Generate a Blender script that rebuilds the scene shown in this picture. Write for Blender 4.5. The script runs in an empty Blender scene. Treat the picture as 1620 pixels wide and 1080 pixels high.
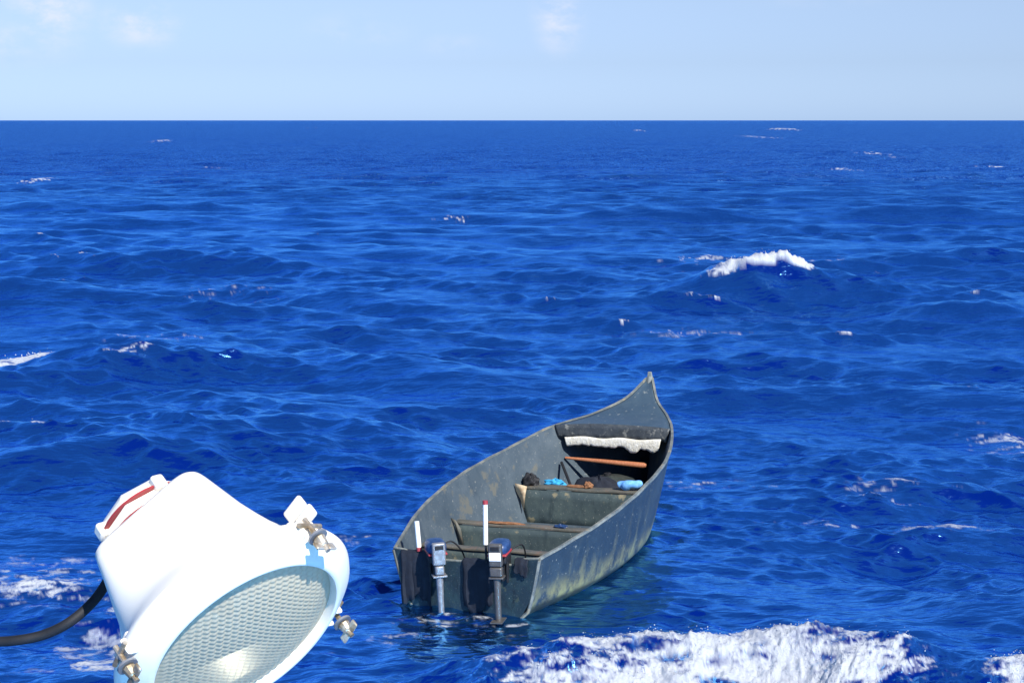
import bpy, math, random
import numpy as np
from mathutils import Vector, Matrix
R_ = math.radians
random.seed(4); rng = np.random.default_rng(11)
scene = bpy.context.scene

# ------------------------------------------------------------------ camera, sky, sun, exposure
F_PX, CAM_H = 2500.0, 6.4                       # focal length in pixels of the 1620 px wide photograph
PITCH = math.atan(350 / F_PX)
cam_d = bpy.data.cameras.new('camera'); cam = bpy.data.objects.new('camera', cam_d)
scene.collection.objects.link(cam); scene.camera = cam
cam_d.sensor_width = 36; cam_d.lens = 36 * F_PX / 1620
cam_d.clip_start = 0.05; cam_d.clip_end = 60000
cam.location = (0, 0, CAM_H); cam.rotation_euler = (math.pi / 2 - PITCH, 0, 0)

SUN_EL, SUN_AZ = R_(41), R_(150)                # azimuth clockwise from +Y (view direction)
world = bpy.data.worlds.new('World'); scene.world = world; world.use_nodes = True
wn, wl = world.node_tree.nodes, world.node_tree.links
bg = wn['Background']; bg.inputs['Strength'].default_value = 0.088
sky = wn.new('ShaderNodeTexSky'); sky.sky_type = 'NISHITA'; sky.sun_disc = False
sky.sun_elevation = SUN_EL; sky.sun_rotation = SUN_AZ
sky.air_density = 1.0; sky.dust_density = 0.3; sky.ozone_density = 3.0; sky.altitude = 0
tint = wn.new('ShaderNodeMix'); tint.data_type = 'RGBA'; tint.blend_type = 'MULTIPLY'
tint.inputs[0].default_value = 1.0
tc0 = wn.new('ShaderNodeTexCoord'); sx0 = wn.new('ShaderNodeSeparateXYZ'); wl.new(tc0.outputs['Generated'], sx0.inputs[0])
rp = wn.new('ShaderNodeValToRGB'); e_ = rp.color_ramp.elements
e_[0].position = 0; e_[0].color = (.53, .765, 1.46, 1); e_[1].position = .6; e_[1].color = (.42, .72, 1.10, 1)
for p_, c_ in ((.035, (.56, .675, 1.10, 1)), (.075, (.72, .745, 1.0, 1)), (.25, (.55, .72, 1.05, 1))):
    q_ = rp.color_ramp.elements.new(p_); q_.color = c_
wl.new(sx0.outputs[2], rp.inputs[0]); wl.new(rp.outputs[0], tint.inputs[7])
wl.new(sky.outputs[0], tint.inputs[6])
# thin clouds, a function of direction only
tc = wn.new('ShaderNodeTexCoord'); mp = wn.new('ShaderNodeMapping'); mp.inputs['Scale'].default_value = (1, 1, 1.7)
mp.inputs['Location'].default_value = (0.37, 0.1, 0.02)
nz = wn.new('ShaderNodeTexNoise'); nz.inputs['Scale'].default_value = 9; nz.inputs['Detail'].default_value = 7
nz.inputs['Roughness'].default_value = 0.62
wl.new(tc.outputs['Generated'], mp.inputs[0]); wl.new(mp.outputs[0], nz.inputs[0])
cr = wn.new('ShaderNodeMapRange'); cr.interpolation_type = 'SMOOTHSTEP'
cr.inputs[1].default_value = 0.38; cr.inputs[2].default_value = 0.72; cr.inputs[3].default_value = 0; cr.inputs[4].default_value = 1
wl.new(nz.outputs[0], cr.inputs[0])
nz.inputs['Scale'].default_value = 26
acc = None                                       # a few faint clouds: direction, width, height, strength
for az_, el_, w_, h_, st_ in ((-16.0, 4.0, 2.0, 2.4, .95), (-13.0, 3.3, 1.9, 1.2, .85), (1.7, 3.9, 1.3, 2.2, .95), (-17.5, 2.6, 2.2, 1.3, .4), (-5.5, 3.1, 2.5, .9, .25), (-2.0, 2.6, 1.8, .6, .2), (11, 4.6, 5, .9, .25), (-9, 5.2, 4, 1.0, .4),
                               (30, 9, 9, 4, .7), (-34, 12, 10, 5, .7), (60, 16, 16, 6, .7), (-75, 18, 18, 6, .7), (120, 14, 20, 6, .7), (-140, 15, 20, 6, .7), (5, 26, 16, 6, .5)):
    a_, b_ = R_(az_), R_(el_); dv = (math.sin(a_)*math.cos(b_), math.cos(a_)*math.cos(b_), math.sin(b_))
    vs_ = wn.new('ShaderNodeVectorMath'); vs_.operation = 'SUBTRACT'; wl.new(tc.outputs['Generated'], vs_.inputs[0]); vs_.inputs[1].default_value = dv
    vm_ = wn.new('ShaderNodeVectorMath'); vm_.operation = 'MULTIPLY'; wl.new(vs_.outputs[0], vm_.inputs[0])
    vm_.inputs[1].default_value = (1/R_(w_), 1/R_(w_), 1/R_(h_))
    ln_ = wn.new('ShaderNodeVectorMath'); ln_.operation = 'LENGTH'; wl.new(vm_.outputs[0], ln_.inputs[0])
    mr_ = wn.new('ShaderNodeMapRange'); mr_.interpolation_type = 'SMOOTHSTEP'; wl.new(ln_.outputs[1], mr_.inputs[0])
    for i_, v_ in enumerate((1.0, .0, 0, st_)): mr_.inputs[i_+1].default_value = v_
    if acc is None: acc = mr_.outputs[0]
    else:
        mm_ = wn.new('ShaderNodeMath'); mm_.operation = 'MAXIMUM'; wl.new(acc, mm_.inputs[0]); wl.new(mr_.outputs[0], mm_.inputs[1]); acc = mm_.outputs[0]
mu = wn.new('ShaderNodeMath'); mu.operation = 'MULTIPLY'; wl.new(cr.outputs[0], mu.inputs[0]); wl.new(acc, mu.inputs[1])
cm = wn.new('ShaderNodeMix'); cm.data_type = 'RGBA'; cm.inputs[7].default_value = (6.9, 7.0, 7.9, 1)
wl.new(mu.outputs[0], cm.inputs[0]); wl.new(tint.outputs[2], cm.inputs[6]); wl.new(cm.outputs[2], bg.inputs[0])

sd = bpy.data.lights.new('sun', 'SUN'); sun = bpy.data.objects.new('sun', sd); scene.collection.objects.link(sun)
sd.energy = 4.8; sd.angle = R_(0.5); sd.color = (1, 0.955, 0.88)
to_sun = Vector((math.sin(SUN_AZ) * math.cos(SUN_EL), math.cos(SUN_AZ) * math.cos(SUN_EL), math.sin(SUN_EL)))
sun.rotation_euler = to_sun.to_track_quat('Z', 'Y').to_euler(); sun.location = (10, -10, 20)
scene.view_settings.view_transform = 'Standard'; scene.view_settings.look = 'None'
scene.view_settings.gamma = 1; scene.view_settings.exposure = 0.55
scene.render.resolution_x = 1024; scene.render.resolution_y = 682

# ------------------------------------------------------------------ helpers
def tag(o, label=None, cat=None, group=None, kind=None):
    if label: o['label'] = label
    if cat: o['category'] = cat
    if group: o['group'] = group
    if kind: o['kind'] = kind
    return o

def ground(px, py):
    """photo pixel -> point on the mean sea level"""
    u, v = (px - 810) / F_PX, (540 - py) / F_PX
    c, s = math.cos(PITCH), math.sin(PITCH)
    d = (u, c + v * s, -s + v * c); t = CAM_H / -d[2]
    return np.array([d[0] * t, d[1] * t])

class MB:
    def __init__(s): s.v, s.f = [], []
    def add(s, vs, fs):
        n = len(s.v); s.v += [tuple(map(float, p)) for p in vs]; s.f += [tuple(i + n for i in f) for f in fs]; return s
    def box(s, c, d, rot=None):
        c = Vector(c); h = [Vector((x * d[0] / 2, y * d[1] / 2, z * d[2] / 2)) for x in (-1, 1) for y in (-1, 1) for z in (-1, 1)]
        if rot is not None: h = [rot @ p for p in h]
        return s.add([c + p for p in h], [(0, 1, 3, 2), (4, 6, 7, 5), (0, 4, 5, 1), (2, 3, 7, 6), (0, 2, 6, 4), (1, 5, 7, 3)])
    def tube(s, pts, r, n=14, cap=True):
        pts = [Vector(p) for p in pts]; rs = r if isinstance(r, (list, tuple)) else [r] * len(pts)
        vs, fs = [], []; up = None
        for i, p in enumerate(pts):
            t = (pts[min(i + 1, len(pts) - 1)] - pts[max(i - 1, 0)]).normalized()
            if up is None: up = t.orthogonal().normalized()
            up = (up - t * up.dot(t)).normalized(); b = t.cross(up)
            for k in range(n):
                a = 2 * math.pi * k / n; vs.append(p + (up * math.cos(a) + b * math.sin(a)) * rs[i])
        for i in range(len(pts) - 1):
            for k in range(n):
                a, b2 = i * n + k, i * n + (k + 1) % n; fs.append((a, b2, b2 + n, a + n))
        if cap: fs.append(tuple(range(n))[::-1]); fs.append(tuple(range((len(pts) - 1) * n, len(pts) * n)))
        return s.add(vs, fs)
    def lathe(s, prof, n=72, O=(0, 0, 0), A=(0, 0, 1), U=(1, 0, 0)):
        """prof: (axial, radius)"""
        O, A, U = Vector(O), Vector(A), Vector(U); W = A.cross(U)
        vs, fs = [], []
        for a, r in prof:
            for k in range(n):
                t = 2 * math.pi * k / n; vs.append(O + A * a + (U * math.cos(t) + W * math.sin(t)) * r)
        for i in range(len(prof) - 1):
            for k in range(n):
                a, b = i * n + k, i * n + (k + 1) % n; fs.append((a, b, b + n, a + n))
        return s.add(vs, fs)
    def grid(s, P, nu, nv, flip=False):
        fs = []
        for i in range(nu - 1):
            for j in range(nv - 1):
                a = i * nv + j; q = (a, a + 1, a + nv + 1, a + nv); fs.append(q[::-1] if flip else q)
        return s.add(P, fs)
    def build(s, name, mat, parent=None, M=None, bevel=0, seg=2, smooth=True, angle=35, solid=0, sub=0):
        me = bpy.data.meshes.new(name); me.from_pydata(s.v, [], s.f); me.update()
        o = bpy.data.objects.new(name, me); scene.collection.objects.link(o)
        if mat: me.materials.append(mat)
        if smooth:
            me.polygons.foreach_set('use_smooth', [True] * len(me.polygons)); me.set_sharp_from_angle(angle=R_(angle))
        if solid:
            m = o.modifiers.new('solid', 'SOLIDIFY'); m.thickness = solid; m.offset = 0
        if bevel:
            m = o.modifiers.new('bevel', 'BEVEL'); m.width = bevel; m.segments = seg; m.limit_method = 'ANGLE'; m.angle_limit = R_(40)
        if sub:
            m = o.modifiers.new('sub', 'SUBSURF'); m.levels = sub; m.render_levels = sub
        if parent: o.parent = parent
        if M is not None: o.matrix_world = M
        return o

def empty(name, M, parent=None):
    o = bpy.data.objects.new(name, None); scene.collection.objects.link(o); o.matrix_world = M
    o.empty_display_size = 0.1
    return o

# --- materials
class Mat:
    def __init__(s, name, color=(.5, .5, .5), rough=.5, metal=0, spec=.5):
        s.m = bpy.data.materials.new(name); s.m.use_nodes = True; s.n = s.m.node_tree.nodes; s.l = s.m.node_tree.links
        s.b = s.n['Principled BSDF']; s.b.inputs['Base Color'].default_value = (*color, 1)
        s.b.inputs['Roughness'].default_value = rough; s.b.inputs['Metallic'].default_value = metal
        s.b.inputs['Specular IOR Level'].default_value = spec
        s.tc = s.n.new('ShaderNodeTexCoord'); s.cur = None; s.color = color
    def noise(s, scale, detail=5, rough=.6, stretch=(1, 1, 1), off=(0, 0, 0)):
        mp = s.n.new('ShaderNodeMapping'); mp.inputs['Scale'].default_value = stretch; mp.inputs['Location'].default_value = off
        s.l.new(s.tc.outputs['Object'], mp.inputs[0])
        nz = s.n.new('ShaderNodeTexNoise'); nz.inputs['Scale'].default_value = scale; nz.inputs['Detail'].default_value = detail
        nz.inputs['Roughness'].default_value = rough; s.l.new(mp.outputs[0], nz.inputs[0]); return nz.outputs[0]
    def ramp(s, sock, a, b, lo=0., hi=1.):
        r = s.n.new('ShaderNodeMapRange'); r.interpolation_type = 'SMOOTHSTEP'
        for i, v in enumerate((a, b, lo, hi)): r.inputs[i + 1].default_value = v
        s.l.new(sock, r.inputs[0]); return r.outputs[0]
    def math(s, op, a, b):
        m = s.n.new('ShaderNodeMath'); m.operation = op
        for i, x in enumerate((a, b)):
            if isinstance(x, (int, float)): m.inputs[i].default_value = x
            else: s.l.new(x, m.inputs[i])
        return m.outputs[0]
    def z(s):
        x = s.n.new('ShaderNodeSeparateXYZ'); s.l.new(s.tc.outputs['Object'], x.inputs[0]); return x.outputs[2]
    def over(s, fac, color):
        m = s.n.new('ShaderNodeMix'); m.data_type = 'RGBA'
        if s.cur is None: m.inputs[6].default_value = (*s.color, 1)
        else: s.l.new(s.cur, m.inputs[6])
        m.inputs[7].default_value = (*color, 1); s.l.new(fac, m.inputs[0])
        s.cur = m.outputs[2]; s.l.new(s.cur, s.b.inputs['Base Color']); return s
    def bump(s, sock, strength=.3, dist=.01):
        b = s.n.new('ShaderNodeBump'); b.inputs['Strength'].default_value = strength; b.inputs['Distance'].default_value = dist
        s.l.new(sock, b.inputs['Height']); s.l.new(b.outputs[0], s.b.inputs['Normal']); return s

def worn(name, color, light, dark, rough=.55, sc=3.0, edge=None):
    m = Mat(name, color, rough)
    m.over(m.ramp(m.noise(sc, 6, .65), .42, .66), light)
    m.over(m.ramp(m.noise(sc * 1.7, 6, .7, (1, 1, .4), (3, 1, 0)), .5, .72, 0, .8), dark)
    m.over(m.ramp(m.noise(sc * 9, 4, .7, (1, 1, 1), (7, 0, 0)), .62, .70, 0, .6), (.42, .42, .36))
    if edge: m.over(m.ramp(m.noise(sc * 1.1, 5, .6, (1, 1, 1), (0, 9, 2)), .58, .66, 0, .9), edge)
    m.bump(m.noise(sc * 8, 5, .7), .35, .006); return m

M_ = {}
h = worn('hull_paint', (0.021, 0.039, 0.061), (0.033, 0.056, 0.078), (0.012, 0.027, 0.049), .5, 1.8)
str_ = h.ramp(h.noise(4.5, 5, .65, (1, 1, .22), (2, 4, 1)), .50, .66)            # run-off streaks
h.over(h.math('MULTIPLY', str_, h.ramp(h.z(), .75, .15, .1, .75)), (.17, .17, .10))
alg = h.math('MULTIPLY', h.ramp(h.noise(2.4, 6, .7, (1, 1, .8), (5, 4, 1)), .36, .58), h.ramp(h.z(), .42, .05, 0, .95))
h.over(alg, (.27, .25, .11)); h.over(h.math('MULTIPLY', h.ramp(h.z(), .085, .02, 0, .85), h.ramp(h.noise(3, 3), .2, .5, .6, 1)), (.030, .036, .026)); M_['hull'] = h.m
M_['hull_in'] = worn('inner_paint', (0.055, 0.081, 0.105), (0.077, 0.105, 0.129), (0.037, 0.059, 0.083), .6, 2.6, (.12, .125, .11)).m
M_['transom'] = worn('transom_paint', (0.014, 0.029, 0.040), (0.020, 0.044, 0.052), (0.006, 0.010, 0.015), .5, 5, (0.053, 0.068, 0.049)).m
M_['seat'] = worn('seat_paint', (0.044, 0.066, 0.071), (0.065, 0.092, 0.090), (0.020, 0.035, 0.041), .6, 3.2, (.24, .21, .13)).m
M_['seattop'] = worn('worn_seat_edge', (0.092, 0.092, 0.075), (0.138, 0.123, 0.100), (0.050, 0.063, 0.066), .65, 3.5, (0.157, 0.105, 0.075)).m
M_['rail'] = worn('rail_paint', (0.128, 0.145, 0.140), (0.238, 0.246, 0.212), (0.076, 0.093, 0.102), .6, 5, (0.289, 0.246, 0.162)).m
M_['deck'] = worn('deck_paint', (0.042, 0.074, 0.106), (0.055, 0.089, 0.119), (0.031, 0.054, 0.078), .5, 1.6).m
M_['panel'] = worn('panel_paint', (0.044, 0.052, 0.060), (0.072, 0.080, 0.084), (0.024, 0.028, 0.032), .5, 7, (.20, .20, .18)).m
f = Mat('fibre_white', (0.629, 0.596, 0.496), .9); f.over(f.ramp(f.noise(14, 5, .7), .42, .62), (0.748, 0.731, 0.656)); f.bump(f.noise(30, 4, .7), .8, .02); M_['fibre'] = f.m
f = Mat('bare_wood', (.42, .30, .18), .8); f.over(f.ramp(f.noise(10, 5), .4, .6), (.58, .48, .33)); M_['wood'] = f.m
f = Mat('red_brown_wood', (.36, .125, .055), .55); f.over(f.ramp(f.noise(8, 5, .6, (1, 6, 6)), .4, .65), (.46, .19, .09)); M_['pole'] = f.m
def simple(name, c, r=.5, metal=0, c2=None, sc=20):
    m = Mat(name, c, r, metal)
    m.over(m.ramp(m.noise(sc, 5), .42, .68), c2 or tuple(min(1, x * 1.25) for x in c)); m.bump(m.noise(sc * 4, 4), .12, .003); return m.m
M_['black'] = simple('black_rubber', (.006, .007, .010), .7, c2=(.012, .012, .016))
M_['navy'] = simple('dark_cloth_and_shade', (.006, .009, .018), .85, c2=(.011, .016, .028), sc=9)  # cloth colour, also on the long transom sheets that stand in for shade
M_['blue'] = simple('blue_plastic', (.016, .045, .13), .4, c2=(.03, .07, .18))
M_['red'] = simple('red_plastic', (.30, .03, .035), .5)
M_['white'] = simple('white_plastic', (.74, .73, .70), .35, c2=(.84, .83, .80))
M_['grey'] = simple('grey_metal', (.20, .205, .22), .4, .3, c2=(.30, .305, .32))
M_['dgrey'] = simple('dark_grey_metal', (.10, .095, .09), .4, .3)
M_['lblue'] = simple('light_blue_cloth', (.13, .38, .78), .8, c2=(.22, .50, .88), sc=25)
M_['cyan'] = simple('cyan_cloth', (.03, .30, .55), .8)
M_['tank'] = simple('tank_plastic', (.030, .040, .038), .45, c2=(.06, .07, .06), sc=6)
M_['tan'] = simple('tan_leather', (.42, .36, .24), .7)
M_['rust'] = simple('rusty_metal', (.20, .09, .04), .8, c2=(.34, .17, .08))

# ------------------------------------------------------------------ the boat's shape (s forward, w to starboard, z up)
KT = np.array([0, .2, .4, .6, .75, .86, .94, 1.])
WG = np.array([1.079, 1.428, 1.513, 1.35, 1.031, .67, .285, .06])
ZG = np.array([.715, .936, 1.13, 1.295, 1.478, 1.555, 1.743, 2.023])
KW = np.array([0, .2, .4, .6, .75, .86, .93, 1.])
WW = np.array([.89, 1.19, 1.23, .98, .56, .20, .03, .0])
BL = 7.205; YAW, BPIT, BROL = .437, -.004, .048; BO = (-.591, 20.336, 0.)
def herm(kt, kv, t):
    kv = np.asarray(kv); m = np.gradient(kv, kt); i = int(np.clip(np.searchsorted(kt, t, side='right') - 1, 0, len(kt) - 2))
    hh = kt[i + 1] - kt[i]; s = (t - kt[i]) / hh
    return (2*s**3 - 3*s**2 + 1)*kv[i] + (s**3 - 2*s**2 + s)*hh*m[i] + (-2*s**3 + 3*s**2)*kv[i+1] + (s**3 - s**2)*hh*m[i+1]
wg = lambda s: max(herm(KT, WG, s / BL), .02)
zg = lambda s: herm(KT, ZG, s / BL)
ww = lambda s: max(herm(KW, WW, s / BL), .012)
def side(s, z):
    """outer half width at height z"""
    k = z / zg(s)
    if k >= 0: return ww(s) + (wg(s) - ww(s)) * k ** .85
    return max(ww(s) * (1 - .55 * (-z) / .45), .008)
fv = Vector((math.sin(YAW)*math.cos(BPIT), math.cos(YAW)*math.cos(BPIT), math.sin(BPIT)))
rv = Vector((math.cos(YAW), -math.sin(YAW), 0)); uv = rv.cross(fv)
r2 = rv*math.cos(BROL) + uv*math.sin(BROL); u2 = r2.cross(fv)
BM = Matrix(((fv.x, -r2.x, u2.x, BO[0]), (fv.y, -r2.y, u2.y, BO[1]), (fv.z, -r2.z, u2.z, BO[2]), (0, 0, 0, 1)))
BMI = BM.inverted()
def L(s, w, z): return (s, -w, z)

# ------------------------------------------------------------------ sea
def vnoise(x, y, seed):
    xi, yi = np.floor(x).astype(np.int64), np.floor(y).astype(np.int64); fx, fy = (x - xi).astype(np.float32), (y - yi).astype(np.float32)
    fx = fx*fx*(3 - 2*fx); fy = fy*fy*(3 - 2*fy)
    tab = np.random.default_rng(seed).random(65536).astype(np.float32)
    hsh = lambda a, b: tab[((a * 73856093) ^ (b * 19349663) ^ (seed * 83492791)) & 65535]
    return (hsh(xi, yi)*(1-fx) + hsh(xi+1, yi)*fx)*(1-fy) + (hsh(xi, yi+1)*(1-fx) + hsh(xi+1, yi+1)*fx)*fy
def fbm(x, y, seed, octv=5, gain=.55):
    t = 0; a = 1; n = 0
    for o in range(octv):
        t = t + a * vnoise(x * 2**o + 13.7*o, y * 2**o - 7.1*o, seed + o); n += a; a *= gain
    return t / n
def sm(x, a, b):
    t = np.clip((x - a) / (b - a), 0, 1); return t*t*(3 - 2*t)

# fan-shaped grid round the camera foot: fine where the photograph looks, coarser elsewhere
rows = [0.5, 2, 4, 6, 8, 10, 11.5, 12.5, 13.5, 14.2, 14.8]
r = 15.2
while r < 26000:
    rows.append(r)
    if r < 420: dr = min(r*r / 10100 * .95, .22 + max(0, r - 60) * .0030)
    else: dr = r * .0035 * (r / 420) ** .8
    if 61 < r < 71 or 38.5 < r < 45: dr = .075      # finer where the larger whitecaps break
    r += dr
rows = np.array(rows)
da = 1.25 / 1580
cols = list(np.arange(-R_(19.5), R_(19.5), da)); a = cols[-1]; step = da
right = []
while a < math.pi:
    step *= 1.03; a += step
    if a < math.pi: right.append(a)
cols = np.array([-x for x in right[::-1]] + cols + right); 
nr, nc = len(rows), len(cols)
print('sea grid', nr, nc, nr * nc)
RR, AA = np.meshgrid(rows, cols, indexing='ij')
X0 = (RR * np.sin(AA)).astype(np.float32); Y0 = (RR * np.cos(AA)).astype(np.float32)
X, Y, Z = X0.copy(), Y0.copy(), np.zeros_like(X0)
# boat frame coordinates of the sea points (flat)
mi = np.array(BMI)
bs = mi[0, 0]*X0 + mi[0, 1]*Y0 + mi[0, 3]; bw = -(mi[1, 0]*X0 + mi[1, 1]*Y0 + mi[1, 3])
bd = np.sqrt(((bs - 3.3) / 5.2)**2 + (bw / 2.8)**2)
calm = .12 + .88 * sm(bd, .75, 1.9)
spacing = np.maximum(np.gradient(rows), 0)
# directional spectrum, travelling towards the camera
NW = 230
gust = (.60 + .85 * sm(fbm(X0*.11 + 5, Y0*.16, 91, 4, .6), .30, .70)).astype(np.float32)
gust2 = (.55 + .9 * sm(fbm(X0*.5 + 5, Y0*.9, 95, 3, .6), .30, .70)).astype(np.float32)
lam = np.exp(rng.uniform(math.log(.20), math.log(24), NW)); lam = np.sort(lam)[::-1]
crest = np.zeros_like(X0)
for i, l in enumerate(lam):
    spread = .38 if l > 5 else (.42 if l > 1.2 else .62)
    th = rng.normal(R_(-100), spread)
    dx, dy = math.cos(th), math.sin(th); k = 2*math.pi / l
    steep = float(np.interp(math.log(l), [math.log(v) for v in (.2, .5, 1., 2.5, 5, 9, 24)], (.026, .031, .031, .024, .016, .014, .012)))
    A = steep / k * rng.uniform(.6, 1.5)
    n = int(np.searchsorted(rows, 1e9)); lim = np.nonzero((spacing > l * .34) & (rows > 16))[0]
    n = lim[0] if len(lim) else nr
    if n < 12: continue
    fade = np.ones(n, np.float32); w = max(n // 8, 2); fade[-w:] = np.linspace(1, 0, w)
    ph = k * (dx * X0[:n] + dy * Y0[:n]) + rng.uniform(0, 6.283)
    amp = A * fade[:, None] * (calm[:n] if l > .9 else gust2[:n]) * (gust[:n] if l < 4 else 1)
    s_, c_ = np.sin(ph), np.cos(ph)
    Z[:n] += amp * c_; X[:n] -= amp * dx * s_ * .7; Y[:n] -= amp * dy * s_ * .7
    if l > .8: crest[:n] += amp * k * c_
foam = np.zeros_like(X0); soft = np.zeros_like(X0)
n1 = fbm(X0 * 1.3, Y0 * 1.0, 3, 6, .62); n2 = fbm(X0 * 5, Y0 * 4, 23, 5, .6); n3 = fbm(X0 * 11, Y0 * 7, 51, 4, .7)

big = fbm(X0 * .75 + 3, Y0 * .9, 61, 3, .5)
def crest_wave(px, py, half, A, back, front, tilt=0., foamh=0., foam_half=None, flat=2.4, rag=.14, fo=(.02, .35), dens=1.0, foff=0.0):
    """a steep wave coming towards the camera, its crest over photo point (px, py)"""
    c = ground(px, py); ct, st = math.cos(tilt), math.sin(tilt)
    near = (np.abs(X0 - c[0]) < half*3.2 + 3) & (np.abs(Y0 - c[1]) < 3*(back + front) + half + 2)
    x, y = X0[near] - c[0], Y0[near] - c[1]
    u, v = x*ct + y*st, -x*st + y*ct
    v = v + .12 * half * (u / half)**2 + (n1[near] - .5) * rag * 1.4
    env = np.exp(-(np.abs(u) / half)**flat)
    pr = np.where(v > 0, np.exp(-(v / back)**2), np.exp(-(np.abs(v) / front)**1.7))
    dip = -.22 * np.exp(-((v + front*2.1) / (front*1.1))**2)
    Z[near] += A * env * (pr + .7*dip)
    if foamh > 0:
        fh = foam_half or half
        e = np.exp(-(np.abs(u - foff) / fh)**3.5); vv = v
        band = sm(vv, -fo[1], -fo[1]*.6) * (1 - sm(vv, fo[0], fo[0] + .18 + .1*fh))
        band = band * np.clip(1 + .55 * (vv + .15) / fo[1], .42, 1)
        val = e * band * dens + (big[near] - .5) * e * (band > .05) * sm(-vv, .0, .5) * 2.2
        val = np.clip(val, 0, 2)
        m = foam[near]; foam[near] = np.maximum(m, val)
        Z[near] += foamh * val * ((n2[near] - .35) * (2.0 if c[1] < 35 else .25) + (n3[near] - .5) * (1.0 if c[1] < 35 else 0) + (n1[near] - .5) * 2.4)

def patch(px, py, rx, ry, dens, tilt=0., rise=0.):
    c = ground(px, py); ct, st = math.cos(tilt), math.sin(tilt)
    near = (np.abs(X0 - c[0]) < 3*(rx + ry)) & (np.abs(Y0 - c[1]) < 3*(rx + ry))
    x, y = X0[near] - c[0], Y0[near] - c[1]; u, v = x*ct + y*st, -x*st + y*ct
    v = v + (n1[near] - .5) * ry * 1.5
    val = dens * np.exp(-((u / rx)**2 + (v / ry)**2))
    foam[near] = np.maximum(foam[near], val); Z[near] += rise * val

# the big whitecap right of centre, the wave on the left, the breaker in front
crest_wave(1212, 474, 3.2, 1.26, 2.4, 1.8, tilt=.05, foamh=.24, foam_half=1.9, fo=(.9, .72), dens=1.6, foff=-.1, flat=1.7)
crest_wave(240, 592, 4.2, .72, 2.0, 1.3, tilt=.30, foamh=.08, foam_half=.8, fo=(.1, .25), dens=.75, foff=-.5)
crest_wave(20, 590, 2.2, .32, 1.4, .9, tilt=.25, foamh=.10, foam_half=1.4, fo=(.3, .5), dens=.95)
crest_wave(1120, 1068, 2.85, .46, .60, .65, tilt=-.07, foamh=.085, foam_half=2.48, fo=(.10, 1.9), dens=.97, flat=5, rag=.22)
crest_wave(1635, 1108, .80, .26, .4, .5, tilt=.1, foamh=.06, foam_half=.72, fo=(.15, 1.3), dens=.95)
crest_wave(1530, 505, 3.6, .5, 2.2, 1.5, tilt=-.35)
crest_wave(60, 480, 4.5, .75, 2.4, 1.6, tilt=-.1); crest_wave(640, 610, 3.2, .42, 1.8, 1.1, tilt=-.1); crest_wave(880, 450, 4.5, .5, 2.4, 1.5, tilt=.1)
crest_wave(330, 420, 5, .55, 2.6, 1.7); crest_wave(1130, 560, 3.4, .30, 1.8, 1.1, tilt=.12); crest_wave(1300, 640, 2.8, .22, 1.5, .9, tilt=-.15)
crest_wave(1480, 720, 2.4, .15, 1.3, 1.1, tilt=.1); crest_wave(450, 700, 2.8, .30, 1.4, .9, tilt=.1); crest_wave(80, 740, 2.6, .36, 1.4, .9, tilt=.2)
crest_wave(1080, 350, 7, .7, 3.2, 2.1); crest_wave(600, 340, 7, .6, 3.2, 2.1, tilt=.1); crest_wave(1420, 345, 7, .7, 3.2, 2.1, tilt=-.1); crest_wave(200, 330, 8, .7, 3.4, 2.2)
crest_wave(1580, 412, 2.6, .5, 2., 1.5, foamh=.12, foam_half=.7, fo=(.2, .4), dens=.95)
crest_wave(580, 590, 2.6, .30, 1.6, 1.1, tilt=-.2)
crest_wave(1400, 800, 1.6, .06, 1.1, 1.1, tilt=-.5, foamh=.03, foam_half=1.0, fo=(.1, .25), dens=.55)
crest_wave(60, 900, 2.0, .22, .9, 1.0, tilt=.15)
patch(60, 905, 1.3, .7, .62); patch(150, 1000, .45, .5, .72); patch(30, 1010, .7, .5, .50); patch(165, 950, .3, .9, .55)
patch(1610, 700, .35, .8, .85, rise=.12); patch(1440, 775, .7, .35, .62); patch(1520, 832, 1.4, .12, .66, -.15); patch(1600, 838, .5, .15, .6)
patch(1540, 483, .35, .5, .8, rise=.06); patch(1115, 412, 1.2, 2.0, .72); patch(860, 432, 1., 1.5, .55)
patch(1090, 768, .5, .15, .55); patch(1090, 520, 1.3, .8, .5); patch(720, 350, 1.6, .9, .6); patch(570, 850, .6, .3, .5)
patch(60, 287, 1.6, 6, .8, rise=.3); patch(255, 225, 2.2, 16, .85, rise=.8); patch(1240, 207, 3., 60, .95, rise=1.6); patch(1010, 208, 2.2, 40, .8, rise=1.2)
patch(1590, 267, 2.4, 8, .85, rise=.3); patch(1375, 245, 2.2, 14, .7, rise=.5); patch(1415, 249, 1.4, 9, .65); patch(495, 203, 3, 50, .6, rise=1.); patch(235, 199, 3, 50, .6, rise=1.)
patch(1200, 218, 4, 50, .7, rise=.6); patch(1330, 268, 2, 12, .5); patch(335, 268, 2, 10, .5); patch(1050, 520, 1.5, .5, .55)
def streak(px, py, rx, ry, dens, tilt=0.):
    c = ground(px, py); ct, st = math.cos(tilt), math.sin(tilt)
    near = (np.abs(X0 - c[0]) < 3*(rx + ry)) & (np.abs(Y0 - c[1]) < 3*(rx + ry))
    x, y = X0[near] - c[0], Y0[near] - c[1]; u, v = x*ct + y*st, -x*st + y*ct; v = v + (big[near] - .5)*ry*2
    soft[near] = np.maximum(soft[near], dens * np.exp(-((u / rx)**2 + (v / ry)**2)))
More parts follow.
